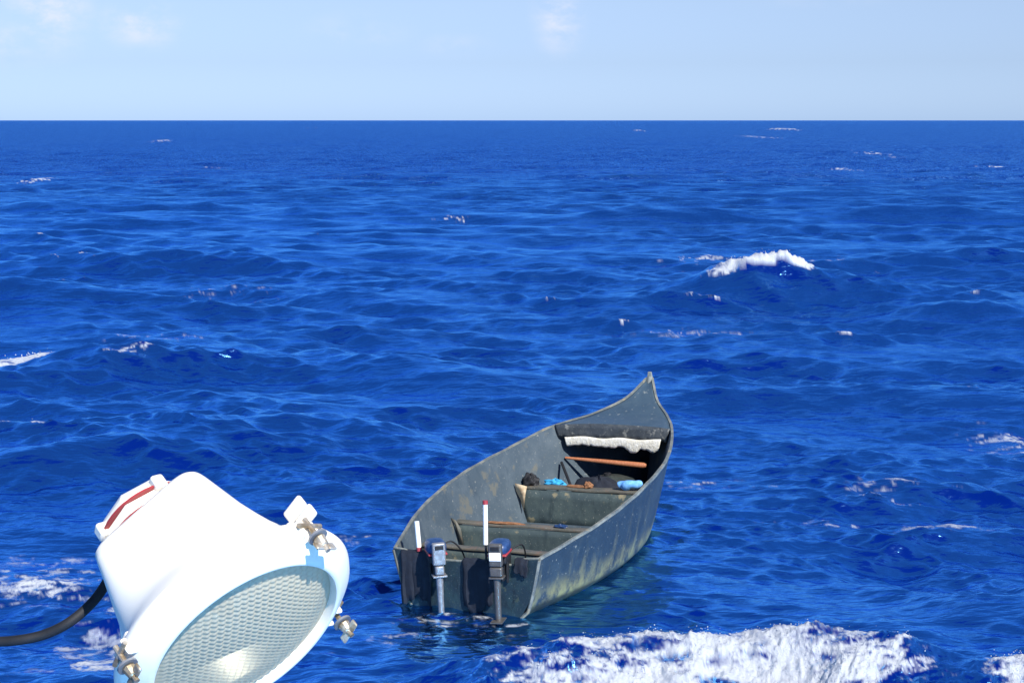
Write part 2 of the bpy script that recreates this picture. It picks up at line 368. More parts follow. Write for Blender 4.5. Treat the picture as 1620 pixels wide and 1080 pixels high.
for a_ in ((60, 905, 1.6, 1.3, .9), (140, 985, 1.0, .9, .85), (20, 870, 1.2, .6, .8), (1115, 413, 1.6, 2., .8), (1100, 522, 2.2, 1.0, .65), (1440, 780, 1.2, .5, .75), (1500, 832, 2.4, .3, .9, -.12),
           (1590, 705, .7, 1.4, .8), (60, 570, 2.4, 1.2, .7), (350, 463, 3.0, 1.5, .40), (230, 540, 2.0, .8, .6), (590, 855, .9, .5, .6), (1110, 775, 1.3, .4, .55), (700, 975, .8, .3, .8), (640, 1000, 1.2, .5, .5), (1230, 415, 3, 3, .6), (780, 1000, 1.2, .25, .5)): streak(*a_)
# broken water round the transom
for px, py, rx, ry, d in ((700, 968, .42, .16, .80), (665, 958, .25, .12, .7), (745, 975, .5, .12, .66), (800, 985, .4, .1, .7), (770, 993, .4, .06, .6), (650, 1000, .35, .1, .5), (695, 985, .4, .1, .6)):
    patch(px, py, rx, ry, d)
# scattered small whitecaps where the random sea is steep
cz = crest / crest[RR < 80].std(); wc = sm(cz, 2.5, 3.3) * sm(fbm(X0*.25, Y0*.12, 77, 3), .52, .64)
foam = np.maximum(foam, .55 * wc)
# foam breaks up into lace: threshold against noise
Yz = Y0 + 2.6*Z                                  # follows the steep faces, so the froth is not stretched there
m1 = fbm(X0*1.3, Yz*1.1, 3, 6, .62); m2 = fbm(X0*5, Yz*4.2, 23, 5, .6); m3 = fbm(X0*11, Yz*9, 51, 4, .7)
lace = 1 - np.abs(2*fbm(X0*2.2, Yz*3.0, 41, 5, .62) - 1) * 3.6          # ridged cells
lace = np.clip(lace, 0, 1)
wf = sm(RR, 26, 50); tex = (.50 + .28*wf)*m1 + (.38 - .20*wf)*m2 + (.12 - .08*wf)*m3
mask = sm(foam + (tex - .5)*1.7 + (lace - .45)*.40, .54, .90) * (foam > .03)
st_n = fbm(X0*2.2, Yz*4.0, 131, 5, .65)
mask = np.maximum(np.clip(mask, 0, 1), .60 * sm(soft * (.35 + 1.1*lace) + (st_n - .5)*2.2, .55, 1.15) * (soft > .04))
# lower the sea inside the hull so that the boat's inside stays dry
tt = np.linspace(0, 1, 80); wv = np.array([ww(t*BL) for t in tt])
inw = np.interp(bs / BL, tt, wv, left=-1, right=-1) - .035
bs2 = mi[0, 0]*X + mi[0, 1]*Y + mi[0, 3]; bw2 = -(mi[1, 0]*X + mi[1, 1]*Y + mi[1, 3])
inw2 = np.interp(bs2 / BL, tt, wv, left=-1, right=-1) - .035
inside = (np.where(bw2 > 0, bw2 / .86, -bw2 / .97) < inw2) & (bs2 > .03) & (bs2 < BL*.93)
Z[inside] = -1.2
mask[inside] = 0
co = np.stack([X, Y, Z], -1).reshape(-1, 3).astype(np.float32)
idx = np.arange(nr*nc).reshape(nr, nc)
q = np.stack([idx[:-1, :-1], idx[:-1, 1:], idx[1:, 1:], idx[1:, :-1]], -1)
wrap = np.stack([idx[:-1, -1], idx[:-1, 0], idx[1:, 0], idx[1:, -1]], -1)     # close the circle behind the camera
q = np.concatenate([q.reshape(-1, 4), wrap], 0)[:, ::-1].astype(np.int32)
me = bpy.data.meshes.new('sea'); me.vertices.add(len(co)); me.vertices.foreach_set('co', co.ravel())
me.loops.add(q.size); me.loops.foreach_set('vertex_index', q.ravel())
me.polygons.add(len(q)); me.polygons.foreach_set('loop_start', np.arange(0, q.size, 4, dtype=np.int32))
me.polygons.foreach_set('use_smooth', np.ones(len(q), bool)); me.update(calc_edges=True)
fr = me.attributes.new('far', 'FLOAT', 'POINT'); fr.data.foreach_set('value', (sm(RR, 70, 260)).ravel().astype(np.float32))
mask = mask * (.80 + .17*np.clip(m2*1.4, 0, 1))
at = me.attributes.new('foam', 'FLOAT', 'POINT'); at.data.foreach_set('value', mask.ravel().astype(np.float32))
sea = bpy.data.objects.new('sea', me); scene.collection.objects.link(sea); tag(sea, 'deep blue choppy open sea with white foam', kind='structure')

m = Mat('sea_water', (.0005, .036, .215), .10); n_, l_ = m.n, m.l
m.b.inputs['IOR'].default_value = 1.333; m.b.inputs['Specular IOR Level'].default_value = .5
geo = n_.new('ShaderNodeNewGeometry')
def wnoise(sc, det, st, ro=.6):
    mp = n_.new('ShaderNodeMapping'); mp.inputs['Scale'].default_value = st; l_.new(geo.outputs['Position'], mp.inputs[0])
    z = n_.new('ShaderNodeTexNoise'); z.inputs['Scale'].default_value = sc; z.inputs['Detail'].default_value = det
    z.inputs['Roughness'].default_value = ro; l_.new(mp.outputs[0], z.inputs[0]); return z.outputs[0]
b1 = n_.new('ShaderNodeBump'); b1.inputs['Strength'].default_value = 1; b1.inputs['Distance'].default_value = .030
l_.new(wnoise(5.0, 4, (.6, 1.35, 1), .50), b1.inputs['Height'])
b2 = n_.new('ShaderNodeBump'); b2.inputs['Strength'].default_value = 1; b2.inputs['Distance'].default_value = .20
l_.new(wnoise(.8, 4, (.6, 1.4, 1), .52), b2.inputs['Height']); l_.new(b2.outputs[0], b1.inputs['Normal'])
b3 = n_.new('ShaderNodeBump'); b3.inputs['Distance'].default_value = 22.0
ff = n_.new('ShaderNodeAttribute'); ff.attribute_name = 'far'; l_.new(ff.outputs['Fac'], b3.inputs['Strength'])
l_.new(wnoise(.30, 5, (.6, 1.0, 1), .6), b3.inputs['Height']); l_.new(b3.outputs[0], b2.inputs['Normal'])
rr_ = n_.new('ShaderNodeMapRange'); l_.new(ff.outputs['Fac'], rr_.inputs[0]); rr_.inputs[3].default_value = .19; rr_.inputs[4].default_value = .30
l_.new(rr_.outputs[0], m.b.inputs['Roughness'])
wd = n_.new('ShaderNodeBsdfDiffuse'); wd.inputs[0].default_value = (.0004, .0140, .185, 1); upv = n_.new('ShaderNodeCombineXYZ'); upv.inputs[2].default_value = 1; l_.new(upv.outputs[0], wd.inputs['Normal'])   # light welling up from below does not follow the ripples
wg_ = n_.new('ShaderNodeBsdfGlossy'); wg_.inputs[0].default_value = (.18, .54, 1.0, 1); l_.new(rr_.outputs[0], wg_.inputs['Roughness']); l_.new(b1.outputs[0], wg_.inputs['Normal'])
fz = n_.new('ShaderNodeFresnel'); fz.inputs[0].default_value = 1.42; l_.new(b1.outputs[0], fz.inputs['Normal'])
wm = n_.new('ShaderNodeMixShader'); l_.new(fz.outputs[0], wm.inputs[0]); l_.new(wd.outputs[0], wm.inputs[1]); l_.new(wg_.outputs[0], wm.inputs[2])
fm = n_.new('ShaderNodeBsdfPrincipled'); fm.inputs['Base Color'].default_value = (.50, .53, .57, 1); fm.inputs['Roughness'].default_value = .9
fb = n_.new('ShaderNodeBump'); fb.inputs['Strength'].default_value = .9; fb.inputs['Distance'].default_value = .05
l_.new(wnoise(14, 5, (1, 1, 1), .7), fb.inputs['Height']); l_.new(fb.outputs[0], fm.inputs['Normal'])
fa = n_.new('ShaderNodeAttribute'); fa.attribute_name = 'foam'
mx = n_.new('ShaderNodeMixShader'); l_.new(fa.outputs['Fac'], mx.inputs[0]); l_.new(wm.outputs[0], mx.inputs[1]); l_.new(fm.outputs[0], mx.inputs[2])
l_.new(mx.outputs[0], n_['Material Output'].inputs[0]); me.materials.append(m.m)

# spray: droplets and small gobs of froth thrown up along the breaking crests
sp = MB(); oc_v = [(1,0,0),(-1,0,0),(0,1,0),(0,-1,0),(0,0,1),(0,0,-1)]
oc_f = [(0,2,4),(2,1,4),(1,3,4),(3,0,4),(2,0,5),(1,2,5),(3,1,5),(0,3,5)]
flatm = mask.ravel(); cand = np.nonzero((flatm > .75) & (RR.ravel() < 80) & ((co[:, 2] > .18)))[0]
if len(cand):
    near_c = cand[RR.ravel()[cand] < 24]; far_c = cand[RR.ravel()[cand] >= 24]
    for pool, cnt, rad, up in ((near_c, 1100, .006, .06), (far_c, 160, .013, .10)):
        if not len(pool): continue
        for j in rng.choice(pool, cnt):
            p = co[j]; rr = rad * rng.uniform(.35, 1.3); o = (rng.normal(0, rad*2), rng.normal(0, rad*2), abs(rng.normal(0, up)) * rng.uniform(0, 1))
            a = rng.uniform(.6, 1.4, 3)
            sp.add([(p[0]+o[0]+v[0]*rr*a[0], p[1]+o[1]+v[1]*rr*a[1], p[2]+o[2]+v[2]*rr*a[2]) for v in oc_v], oc_f)
    fw = Mat('spray_foam', (.52, .55, .59), .9)
    tag(sp.build('sea_spray', fw.m, angle=180), 'white froth and spray thrown up by breaking crests', kind='stuff')

# ------------------------------------------------------------------ the boat
boat = empty('fishing_boat', BM)
tag(boat, 'weathered dark grey open wooden boat drifting with two outboard motors', 'boat')
NS = 60; ss = np.linspace(0, BL, NS); TH = .035
def skin(inner):
    mb = MB()
    for sgn in (-1, 1):
        P = []; zs = np.linspace(-.45, 1, 16)
        for s in ss:
            for q_ in zs:
                z = q_ * zg(s) if q_ > 0 else q_
                rake = .0 if s < BL*.86 else 0
                w = side(s, z) - (TH if inner else 0)
                P.append(L(s, sgn * max(w, .004), z if not inner else min(z, zg(s) - .004)))
        mb.grid(P, NS, len(zs), flip=(sgn > 0) ^ inner)
    # bottom
    P = [];
    for s in ss:
        w = side(s, -.45) if not inner else max(side(s, .12) - TH, .004)
        for k in np.linspace(-1, 1, 9): P.append(L(s, w*k, -.45 if not inner else .12))
    mb.grid(P, NS, 9, flip=not inner); return mb
skin(False).build('hull', M_['hull'], boat, BM)
skin(True).build('inner_hull', M_['hull_in'], boat, BM)
# gunwale rail
for sgn in (-1, 1):
    P = []; sec = ((-.030, -.022), (.012, -.022), (.012, .012), (-.030, .012), (-.030, -.022))
    for s in ss:
        wob = .004 * math.sin(s*9 + sgn)
        for a, b in sec: P.append(L(s, sgn * max(wg(s) + a, .003), zg(s) + b + wob))
    MB().grid(P, NS, 5, flip=sgn < 0).build('gunwale', M_['rail'], boat, BM, angle=30)
# ribs inside
# stem post
MB().tube([L(BL - .10, 0, zg(BL) - .40), L(BL, 0, zg(BL) - .06), L(BL + .02, 0, zg(BL) + .03)], [.085, .075, .05], 8).add(*[[L(BL - .01, -.045, zg(BL) + .0), L(BL + .04, -.045, zg(BL)), L(BL + .035, -.03, zg(BL) + .11), L(BL - .0, -.03, zg(BL) + .11), L(BL - .01, .045, zg(BL)), L(BL + .04, .045, zg(BL)), L(BL + .035, .03, zg(BL) + .11), L(BL - .0, .03, zg(BL) + .11)], [(0,1,2,3), (7,6,5,4), (0,4,5,1), (3,2,6,7), (1,5,6,2), (0,3,7,4)]]).build('stem_post', M_['rail'], boat, BM, bevel=.006)
# transom: higher at its corners, lowered where the motors hang
zt = [(-1.0, .715), (-.82, .70), (-.74, .60), (.70, .60), (.80, .69), (1.0, .715)]
P = []; tw = np.linspace(-1, 1, 41)
def ztop(w): return float(np.interp(w, [a for a, b in zt], [b for a, b in zt]))
vs, fs = [], []
for k, w in enumerate(tw):
    for z in (-.45, -.1, .2, .45, 1):
        zz = ztop(w) if z == 1 else z
        hw = side(0, zz); vs.append(L(0, w*hw, zz))
for x in (-.022, .03):
    n0 = len(vs) if x > 0 else 0
tb = MB(); A_ = [(v[0] - .022, v[1], v[2]) for v in vs]; B_ = [(v[0] + .03, v[1]*.995, v[2]) for v in vs]
tb.grid(A_, 41, 5, flip=True); tb.grid(B_, 41, 5)
tb.add([p for k in range(41) for p in (A_[k*5+4], B_[k*5+4])], [(2*k, 2*k+2, 2*k+3, 2*k+1) for k in range(40)])
tb.build('transom', M_['transom'], boat, BM, angle=40)
cb = MB()
for k in range(40):
    w0, w1 = tw[k], tw[k+1]
rim = [Vector(L(.004, w*side(0, ztop(w)), ztop(w) + .006)) for w in tw]
cb.tube(rim, .020, 6); cb.build('transom_cap', M_['rail'], boat, BM)
for sgn in (-1, 1):
    P = [Vector(L(-.01, sgn*side(0, z)*1.002, z)) for z in np.linspace(-.2, .70, 10)]
    MB().tube(P, .024, 6).build('corner_strip', M_['seattop'] if sgn < 0 else M_['rail'], boat, BM)

def cross_panel(name, s, zb, ztp, mat, thick=.03, sag=0, jag=None):
    n = 30; P = []
    for k in np.linspace(-1, 1, n):
        for j in range(5):
            z = zb + (ztp - zb)*j/4 + sag*(1-k*k)
            if jag and j == 0: z += jag(k)
            P.append(L(s, k*(side(s, z) - TH - .004), z))
    return MB().grid(P, n, 5).build(name, mat, boat, BM, solid=thick)
def plank(name, s0, s1, z, mat, thick=.035):
    n = 24; P = []
    for k in np.linspace(-1, 1, n):
        for s in (s0, s1): P.append(L(s, k*(side(s, z) - TH - .004), z + .006*math.sin(k*7 + s0)))
    return MB().grid(P, n, 2).build(name, mat, boat, BM, solid=thick, bevel=.006)
def thwart(s0, s1, z):
    t = cross_panel('thwart', s0 + .02, .08, z - .03, M_['seat'])
    p = plank('seat_plank', s0, s1, z, M_['seattop']); p.parent = t; p.matrix_parent_inverse = Matrix(); p.matrix_world = BM; return t
SEATS = []
# pieces that carry their own planks
thwart(2.30, 2.46, .52)
thwart(4.18, 4.42, .68)
cross_panel('stern_bulkhead', 1.04, .08, .48, M_['seat']); plank('stern_shelf', 1.0, 1.14, .50, M_['seattop'])
# foredeck, front panel with its torn white fibre edge
S0 = 5.38
nd = 34; P = []
for s in np.linspace(S0, BL - .05, nd):
    for k in np.linspace(-1, 1, 15):
        P.append(L(s, k * max(wg(s) - .035, .004), zg(s) - .012 + .05*(1 - k*k)*(wg(s)) - .03*math.sin((s - S0)*1.2)*(1-k*k)))
fd = MB().grid(P, nd, 15).build('foredeck', M_['deck'], boat, BM, solid=.02)
def jag(k): return .025*math.sin(k*17) + .02*math.sin(k*41 + 1)
P = []; n = 60
for k in np.linspace(-1, 1, n):
    for j in range(4):
        zt_ = zg(S0) + .02 + .04*(1-k*k) ; zb_ = zg(S0) - .19 + jag(k)*.4
        z = zt_ + (zb_ - zt_)*j/3
        P.append(L(S0 - .02 - .012*math.sin(j + k*6), k*(side(S0, min(z, zg(S0))) - .045), z))
MB().grid(P, n, 4).build('deck_panel', M_['panel'], boat, BM, solid=.02)
P = []; rg = np.random.default_rng(5); n = 90; dep = fbm(np.linspace(0, 12, n), np.zeros(n), 9, 4)
for i, k in enumerate(np.linspace(-.88, .90, n)):
    d = .11 + .10*dep[i] + .07*math.exp(-((k-.38)/.10)**2) + .05*math.exp(-((k-.78)/.09)**2) - .02*math.exp(-((k-.58)/.06)**2) + .006*math.sin(i*.7)
    d *= min(1, (1.0 - abs(k))*7 + .3)
    for j in range(6):
        z = zg(S0) - .165 - d*j/5 + .012*math.sin(k*9); th = .010*math.sin(math.pi*j/5)
        P.append(L(S0 - .035 - th*(.6 + dep[i]), k*(side(S0, z) - .05), z))
MB().grid(P, n, 6).build('torn_fibre_edge', M_['fibre'], boat, BM, solid=.02)
# bare wood patches where the mid thwart meets the side
pw = MB()
for (s, z, a, b) in ((4.13, .62, .14, .30),):
    w = side(s, z) - TH - .02
    pw.add([L(s-.02, -w-.01, z+.14), L(s-.03, -w+.20, z+.10), L(s-.03, -w+.17, z-.02), L(s-.03, -w+.13, z-.30), L(s-.02, -w+.08, z-.12), L(s-.01, -w+.0, z+.02)], [(0,1,2,3,4,5)])
pw.build('bare_wood_patch', M_['wood'], boat, BM, solid=.012)
pw = MB(); s, z = 2.26, .48; w = side(s, z) - TH
pw.add([L(s-.02, -w-.03, z+.13), L(s-.02, -w+.05, z+.10), L(s-.02, -w+.13, z-.02), L(s-.02, -w+.17, z-.30), L(s-.02, -w+.11, z-.22), L(s-.02, -w+.04, z+.02)], [(0,1,2,3,4,5)])
pw.build('bare_wood_patch', M_['seattop'], boat, BM, solid=.012)

# ------------------------------------------------------------------ outboard motors
def motor(w, s, z, yaw, kind):
    Mx = BM @ Matrix.Translation(L(s, w, z)) @ Matrix.Rotation(yaw, 4, 'Z')
    t = empty('outboard_motor', Mx)
    def b(mb, nm, mt, par=t, **k): return mb.build(nm, M_[mt], par, Mx, **k)
    # local: +x forward, +y port, z up; origin on top of the transom, at the clamp
    P = []
    prof = [(.0, .86), (.03, .97), (.07, 1.0), (.11, .95), (.14, .80), (.158, .50), (.163, .02)]
    mb = MB(); n = 28; vs = []; fs = []
    for (h_, q_) in prof:
        for k in range(n):
            a = 2*math.pi*k/n; ca, sa = math.cos(a), math.sin(a)
            ex = .55; x = math.copysign(abs(ca)**ex, ca)*.20*q_; y = math.copysign(abs(sa)**ex, sa)*.135*q_
            vs.append((x - .10, y, .13 + h_))
    for i in range(len(prof) - 1):
        for k in range(n):
            a, c = i*n + k, i*n + (k+1) % n; fs.append((a, c, c+n, a+n))
    b(MB().add(vs, fs), 'cowl', 'blue', smooth=True, angle=60)
    b(MB().box((-.10, 0, .120), (.380, .256, .03)), 'cowl_band', 'red', bevel=.012)
    b(MB().box((-.08, 0, .045), (.32, .22, .10)), 'engine_tray', 'black', bevel=.02)
    # aft housing with its dark slot
    hs = b(MB().box((-.335, 0, .145), (.09, .175, .30)), 'aft_housing', 'dgrey' if kind else 'grey', bevel=.022, seg=3)
    if kind: b(MB().box((-.3835, 0, .13), (.01, .155, .11)), 'white_patch', 'white', par=hs, bevel=.008)
    b(MB().box((-.383, 0, .235), (.012, .115, .055)), 'air_slot', 'black', par=hs, bevel=.01)
    b(MB().box((-.33, 0, -.075), (.10, .165 if kind else .12, .125)), 'exhaust_housing', 'grey' if not kind else 'dgrey', bevel=.02)
    b(MB().box((-.30, 0, -.155), (.16, .19, .025)), 'lower_plate', 'grey' if not kind else 'dgrey', bevel=.006)
    leg = [(-.31, 0, -.15), (-.32, 0, -.45), (-.33, 0, -.80)]
    b(MB().tube(leg, [.05, .042, .04], 12), 'drive_leg', 'grey' if not kind else 'dgrey')
    b(MB().box((-.34, 0, -.72), (.26, .16, .012)), 'cavitation_plate', 'dgrey')
    b(MB().tube([(-.46, 0, -.88), (-.40, 0, -.88), (-.30, 0, -.88), (-.22, 0, -.88)], [.02, .05, .05, .01], 12), 'gear_case', 'dgrey')
    pr = MB()
    for k in range(3):
        a = k*2.094; d = Vector((0, math.cos(a), math.sin(a))); e = Vector((0, -math.sin(a), math.cos(a)))
        c = Vector((-.46, 0, -.88)); pr.add([c + d*.02 - e*.02, c + d*.11 - e*.05 + Vector((.02, 0, 0)), c + d*.13 + e*.02, c + d*.08 + e*.06 - Vector((.02, 0, 0)), c + d*.02 + e*.02], [(0,1,2,3,4)])
    b(pr, 'propeller', 'grey', solid=.006)
    cl = MB()
    for y in (-.08, .08): cl.box((.03, y, -.04), (.16, .03, .16)); cl.box((-.06, y, -.12), (.04, .03, .34))
    cl.box((-.10, 0, -.10), (.12, .10, .30)); b(cl, 'clamp_bracket', 'black', bevel=.006)
    return t, Mx
def tiller(t, Mx, pts, rr, tip):
    """pts in boat coordinates"""
    I = Mx.inverted() @ BM; q_ = [I @ Vector(L(*p)) for p in pts]
    arm = MB().tube([I @ Vector(L(pts[0][0] + .10, pts[0][1] + .16, pts[0][2] - .10)), q_[0] - Vector((0, 0, .05)), q_[0], q_[1]], .016, 8).build('tiller_arm', M_['black'], t, Mx)
    pipe = MB().tube([q_[1], q_[2]], rr, 14).build('tiller_pipe', M_['white'], t, Mx)
    if tip:
        d = (q_[2] - q_[1]).normalized(); tp = MB().tube([q_[2] - d*.02, q_[2] + d*.03], rr*1.12, 14).build('red_cap', M_['red'], pipe, Mx)
    else:
        d = (q_[2] - q_[1]).normalized(); tp = MB().tube([q_[1] - d*.03, q_[1] + d*.02], rr*1.12, 14).build('red_collar', M_['red'], pipe, Mx)
m1, Mx1 = motor(-.45, -.02, .62, R_(38), 0)
tag(m1, 'blue topped outboard motor with pale grey housing at the left of the transom', 'outboard motor', 'outboard motors on the transom')
tiller(m1, Mx1, [(-.02, -.66, .66), (-.02, -.68, .74), (.0, -.71, 1.11)], .034, 0)
m2, Mx2 = motor(.55, -.02, .68, R_(12), 1)
tag(m2, 'blue topped outboard motor with white patch and dark leg, the right of the two', 'outboard motor', 'outboard motors on the transom')
tiller(m2, Mx2, [(-.04, .33, .62), (-.04, .33, .87), (.0, .33, 1.42)], .032, 1)

def hose(t, Mx, pts):
    I = Mx.inverted() @ BM; q_ = [I @ Vector(L(*p)) for p in pts]; o_ = []
    for i in range(len(q_) - 1):
        p0, p1, p2, p3 = q_[max(i-1, 0)], q_[i], q_[i+1], q_[min(i+2, len(q_)-1)]
        for u in np.linspace(0, 1, 6, endpoint=False): o_.append(.5*((2*p1) + (p2 - p0)*u + (2*p0 - 5*p1 + 4*p2 - p3)*u*u + (3*p1 - p0 - 3*p2 + p3)*u**3))
    MB().tube(o_ + [q_[-1]], .011, 8).build('fuel_hose', M_['black'], t, Mx)
hose(m1, Mx1, [(.02, -.42, .74), (.18, -.30, .82), (.36, -.22, .62), (.60, -.30, .30), (.9, -.45, .16)])
hose(m2, Mx2, [(.02, .62, .78), (.20, .74, .84), (.38, .70, .60), (.60, .50, .28), (.9, .30, .16)])

# ------------------------------------------------------------------ loose things in the boat
def inboat(name, s, w, z, mb_fn, mat, label, cat, **k):
    Mx = BM @ Matrix.Translation(L(s, w, z)); mb = MB(); mb_fn(mb)
    o = mb.build(name, M_[mat] if isinstance(mat, str) else mat, None, Mx, **k); return tag(o, label, cat)
def blob(mb, rx, ry, rz, seed, amp=.25, n=20, base=True):
    rg = np.random.default_rng(seed); ph = rg.uniform(0, 6, 8); vs = []; fs = []
    for i in range(n + 1):
        th = math.pi*i/n
        for k in range(n*2):
            p = math.pi*k/n
            d = 1 + amp*(.4*math.sin(3*p + ph[0] + th*2) + .3*math.sin(5*p + ph[1] - th*3) + .3*math.sin(7*th + ph[2] + 2*p) + .25*math.sin(11*p + 9*th + ph[3]))
            z = math.cos(th)*rz*d
            if base: z = max(z, -rz*.45) + rz*.45
            vs.append((math.sin(th)*math.cos(p)*rx*d, math.sin(th)*math.sin(p)*ry*d, z))
    for i in range(n):
        for k in range(2*n):
            a, b = i*2*n + k, i*2*n + (k+1) % (2*n); fs.append((a, b, b + 2*n, a + 2*n))
    mb.add(vs, fs)
SW = lambda s, z: side(s, z) - TH
# red-brown pole resting across, left end on the side
a = Vector(L(5.35, -SW(5.35, .95) + .04, .95)); b_ = Vector(L(5.35, .58, .88))
o = MB().tube([(0, 0, 0), (b_ - a)*.45, (b_ - a)*.97, b_ - a], [.020, .036, .046, .03], 12).build('wooden_pole', M_['pole'], None, BM @ Matrix.Translation(a))
tag(o, 'red-brown wooden pole lying across the boat under the torn white edge', 'pole')
a = Vector(L(5.2, -SW(5.2, .9) + .08, .90)); b_ = Vector(L(4.62, -.42, .60))
o = MB().tube([(0, 0, 0), (b_ - a)*.5, b_ - a], .024, 8).build('dark_rod', M_['black'], None, BM @ Matrix.Translation(a))
tag(o, 'thin black rod leaning from the left side down to the middle seat', 'rod')
# dark drum-like fuel tank before the foredeck opening
tk = empty('fuel_tank', BM @ Matrix.Translation(L(4.95, .12, .10)))
tag(tk, 'large dark rounded fuel container standing behind the middle seat', 'container')
MB().lathe([(0, .01), (0, .40), (.05, .43), (.50, .43), (.60, .38), (.66, .22), (.68, .01)], 36, U=(1, 0, 0)).build('body', M_['tank'], tk, tk.matrix_world, angle=40)
MB().tube([(-.33, -.24, .56), (-.43, -.34, .35), (-.44, -.36, .08)], [.05, .05, .04], 10).build('strap', M_['tan'], tk, tk.matrix_world)
MB().lathe([(0, .01), (0, .06), (.04, .06), (.045, .01)], 16, O=(0, .05, .675)).build('cap', M_['black'], tk, tk.matrix_world)
def bundle(mb):
    n = 12; pts = []
    for i in range(n): t = i/(n-1); pts.append((.02*math.sin(t*9), -.40*t + .0, .07 + .05*t + .012*math.sin(t*14)))
    mb.tube(pts, [.045 + .03*math.sin(math.pi*min(1, .15 + t/13)) + .010*math.sin(t*5.1) for t in range(n)], 14)
inboat('blue_bundle', 4.28, .50, .70, bundle, 'lblue', 'light blue rolled cloth at the right end of the middle seat', 'cloth', sub=1)
inboat('cyan_cloth', 4.60, -.70, .64, lambda mb: blob(mb, .07, .17, .07, 3, .4), 'cyan', 'crumpled cyan cloth just behind the middle seat', 'cloth')
inboat('black_bag', 4.34, -1.02, .69, lambda mb: blob(mb, .10, .13, .12, 8, .3), 'black', 'small black bag at the left end of the middle seat', 'bag')
inboat('brown_rope', 4.32, -.22, .70, lambda mb: mb.tube([(.05*math.cos(t*.9), .15*math.sin(t*.9) , .012 + .004*(t % 3)) for t in range(22)], .012, 6), 'rust', 'coil of brown rope on the middle seat', 'rope')
inboat('tan_cloth', 4.34, -.02, .70, lambda mb: blob(mb, .06, .07, .06, 12, .3), 'rust', 'small rust-brown rag beside the rope coil on the middle seat', 'rag')
inboat('dark_sheet', 4.60, .05, .08, lambda mb: blob(mb, .25, .55, .5, 22, .12), 'navy', 'dark crumpled sheet piled behind the middle seat', 'sheet')
inboat('blue_rag', 2.38, .35, .54, lambda mb: blob(mb, .05, .10, .03, 31, .3), 'blue', 'small blue rag lying on the rear seat', 'rag')
inboat('wooden_strip', 2.38, -.55, .538, lambda mb: blob(mb, .05, .30, .02, 33, .2), 'rust', 'flat rust-coloured strip lying on the rear seat', 'strip')
# black cloths over the transom; the two long ones stand in for motor shadows
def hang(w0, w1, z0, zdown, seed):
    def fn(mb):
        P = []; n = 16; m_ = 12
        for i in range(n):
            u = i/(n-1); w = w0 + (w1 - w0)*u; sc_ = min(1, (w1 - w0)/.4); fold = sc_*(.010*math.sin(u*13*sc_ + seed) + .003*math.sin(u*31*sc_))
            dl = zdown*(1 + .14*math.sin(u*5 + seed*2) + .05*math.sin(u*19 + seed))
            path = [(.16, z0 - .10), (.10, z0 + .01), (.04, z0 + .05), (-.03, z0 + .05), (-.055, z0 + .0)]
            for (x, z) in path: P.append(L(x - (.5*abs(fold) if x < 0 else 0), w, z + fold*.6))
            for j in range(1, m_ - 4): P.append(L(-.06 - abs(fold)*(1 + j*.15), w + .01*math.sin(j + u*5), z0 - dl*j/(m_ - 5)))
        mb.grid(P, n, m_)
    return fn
for (w0, w1, z0, dn, sd_, lb) in ((-.95, -.50, .655, .64, 1, 'black cloth over the left corner of the transom, lengthened to stand in for motor shadow'),
                              (-.02, .42, .60, .60, 3, 'black cloth over the transom between the two motors, lengthened to stand in for motor shadow'),
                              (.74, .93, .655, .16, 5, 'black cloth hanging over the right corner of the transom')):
    o = MB(); hang(w0, w1, z0, dn, sd_)(o); o = o.build('black_cloth_and_shade', M_['navy'], None, BM, solid=.008)
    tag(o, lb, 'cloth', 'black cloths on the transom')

# ------------------------------------------------------------------ floodlight in the foreground
CM = Matrix.Translation((0, 0, CAM_H)) @ Matrix.Rotation(math.pi/2 - PITCH, 4, 'X')
def campt(px, py, d): return CM @ Vector(((px - 810)/F_PX*d, (540 - py)/F_PX*d, -d))
D = 2.0; C0 = Vector(((392 - 810)/F_PX*D, (540 - 1013)/F_PX*D, -D)); ray = C0.normalized()
e1 = Vector((.575, -.82, 0)); e1 = (e1 - ray*e1.dot(ray)).normalized()
nrm = (e1*.883 - ray*.47).normalized()
Uc = Vector((.82, .575, 0)); Uc = (Uc - nrm*Uc.dot(nrm)).normalized()
R3 = CM.to_3x3(); A = (R3 @ nrm).normalized(); U = (R3 @ Uc).normalized(); O = CM @ C0
FM = Matrix((( U.x, A.cross(U).x, A.x, O.x), (U.y, A.cross(U).y, A.y, O.y), (U.z, A.cross(U).z, A.z, O.z), (0, 0, 0, 1)))
# floodlight frame: +z out of the lens, +x towards upper right in the photo
fl = empty('floodlight', FM)
tag(fl, 'large white round floodlight on a bracket close to the camera', 'floodlight')
pw = Mat('white_gloss_paint', (.90, .85, .74), .35); pw.over(pw.ramp(pw.noise(9, 5), .45, .7, 0, .6), (.84, .79, .66)); pw.bump(pw.noise(60, 4), .06, .002); pw.over(pw.ramp(pw.noise(5, 6, .7, (1, 1, .5), (3, 3, 3)), .60, .74, 0, .5), (.60, .54, .42)); M_['fpaint'] = pw.m
def fb_(mb, nm, mt, par=fl, **k): return mb.build(nm, M_[mt] if isinstance(mt, str) else mt, par, FM, **k)
RB, RL = .170, .130
hm = MB(); NN = 128; vs = []; fs = []
prof = [(-.208, .003, .27), (-.208, .045, .27), (-.208, .073, .27), (-.206, .0815, .27), (-.200, .0865, .28), (-.188, .0895, .30), (-.165, .0945, .36), (-.14, .1015, .46), (-.115, .110, .60), (-.095, .118, .76), (-.078, .127, .90), (-.064, .137, 1.), (-.053, .149, 1.), (-.044, .1545, 1.)]
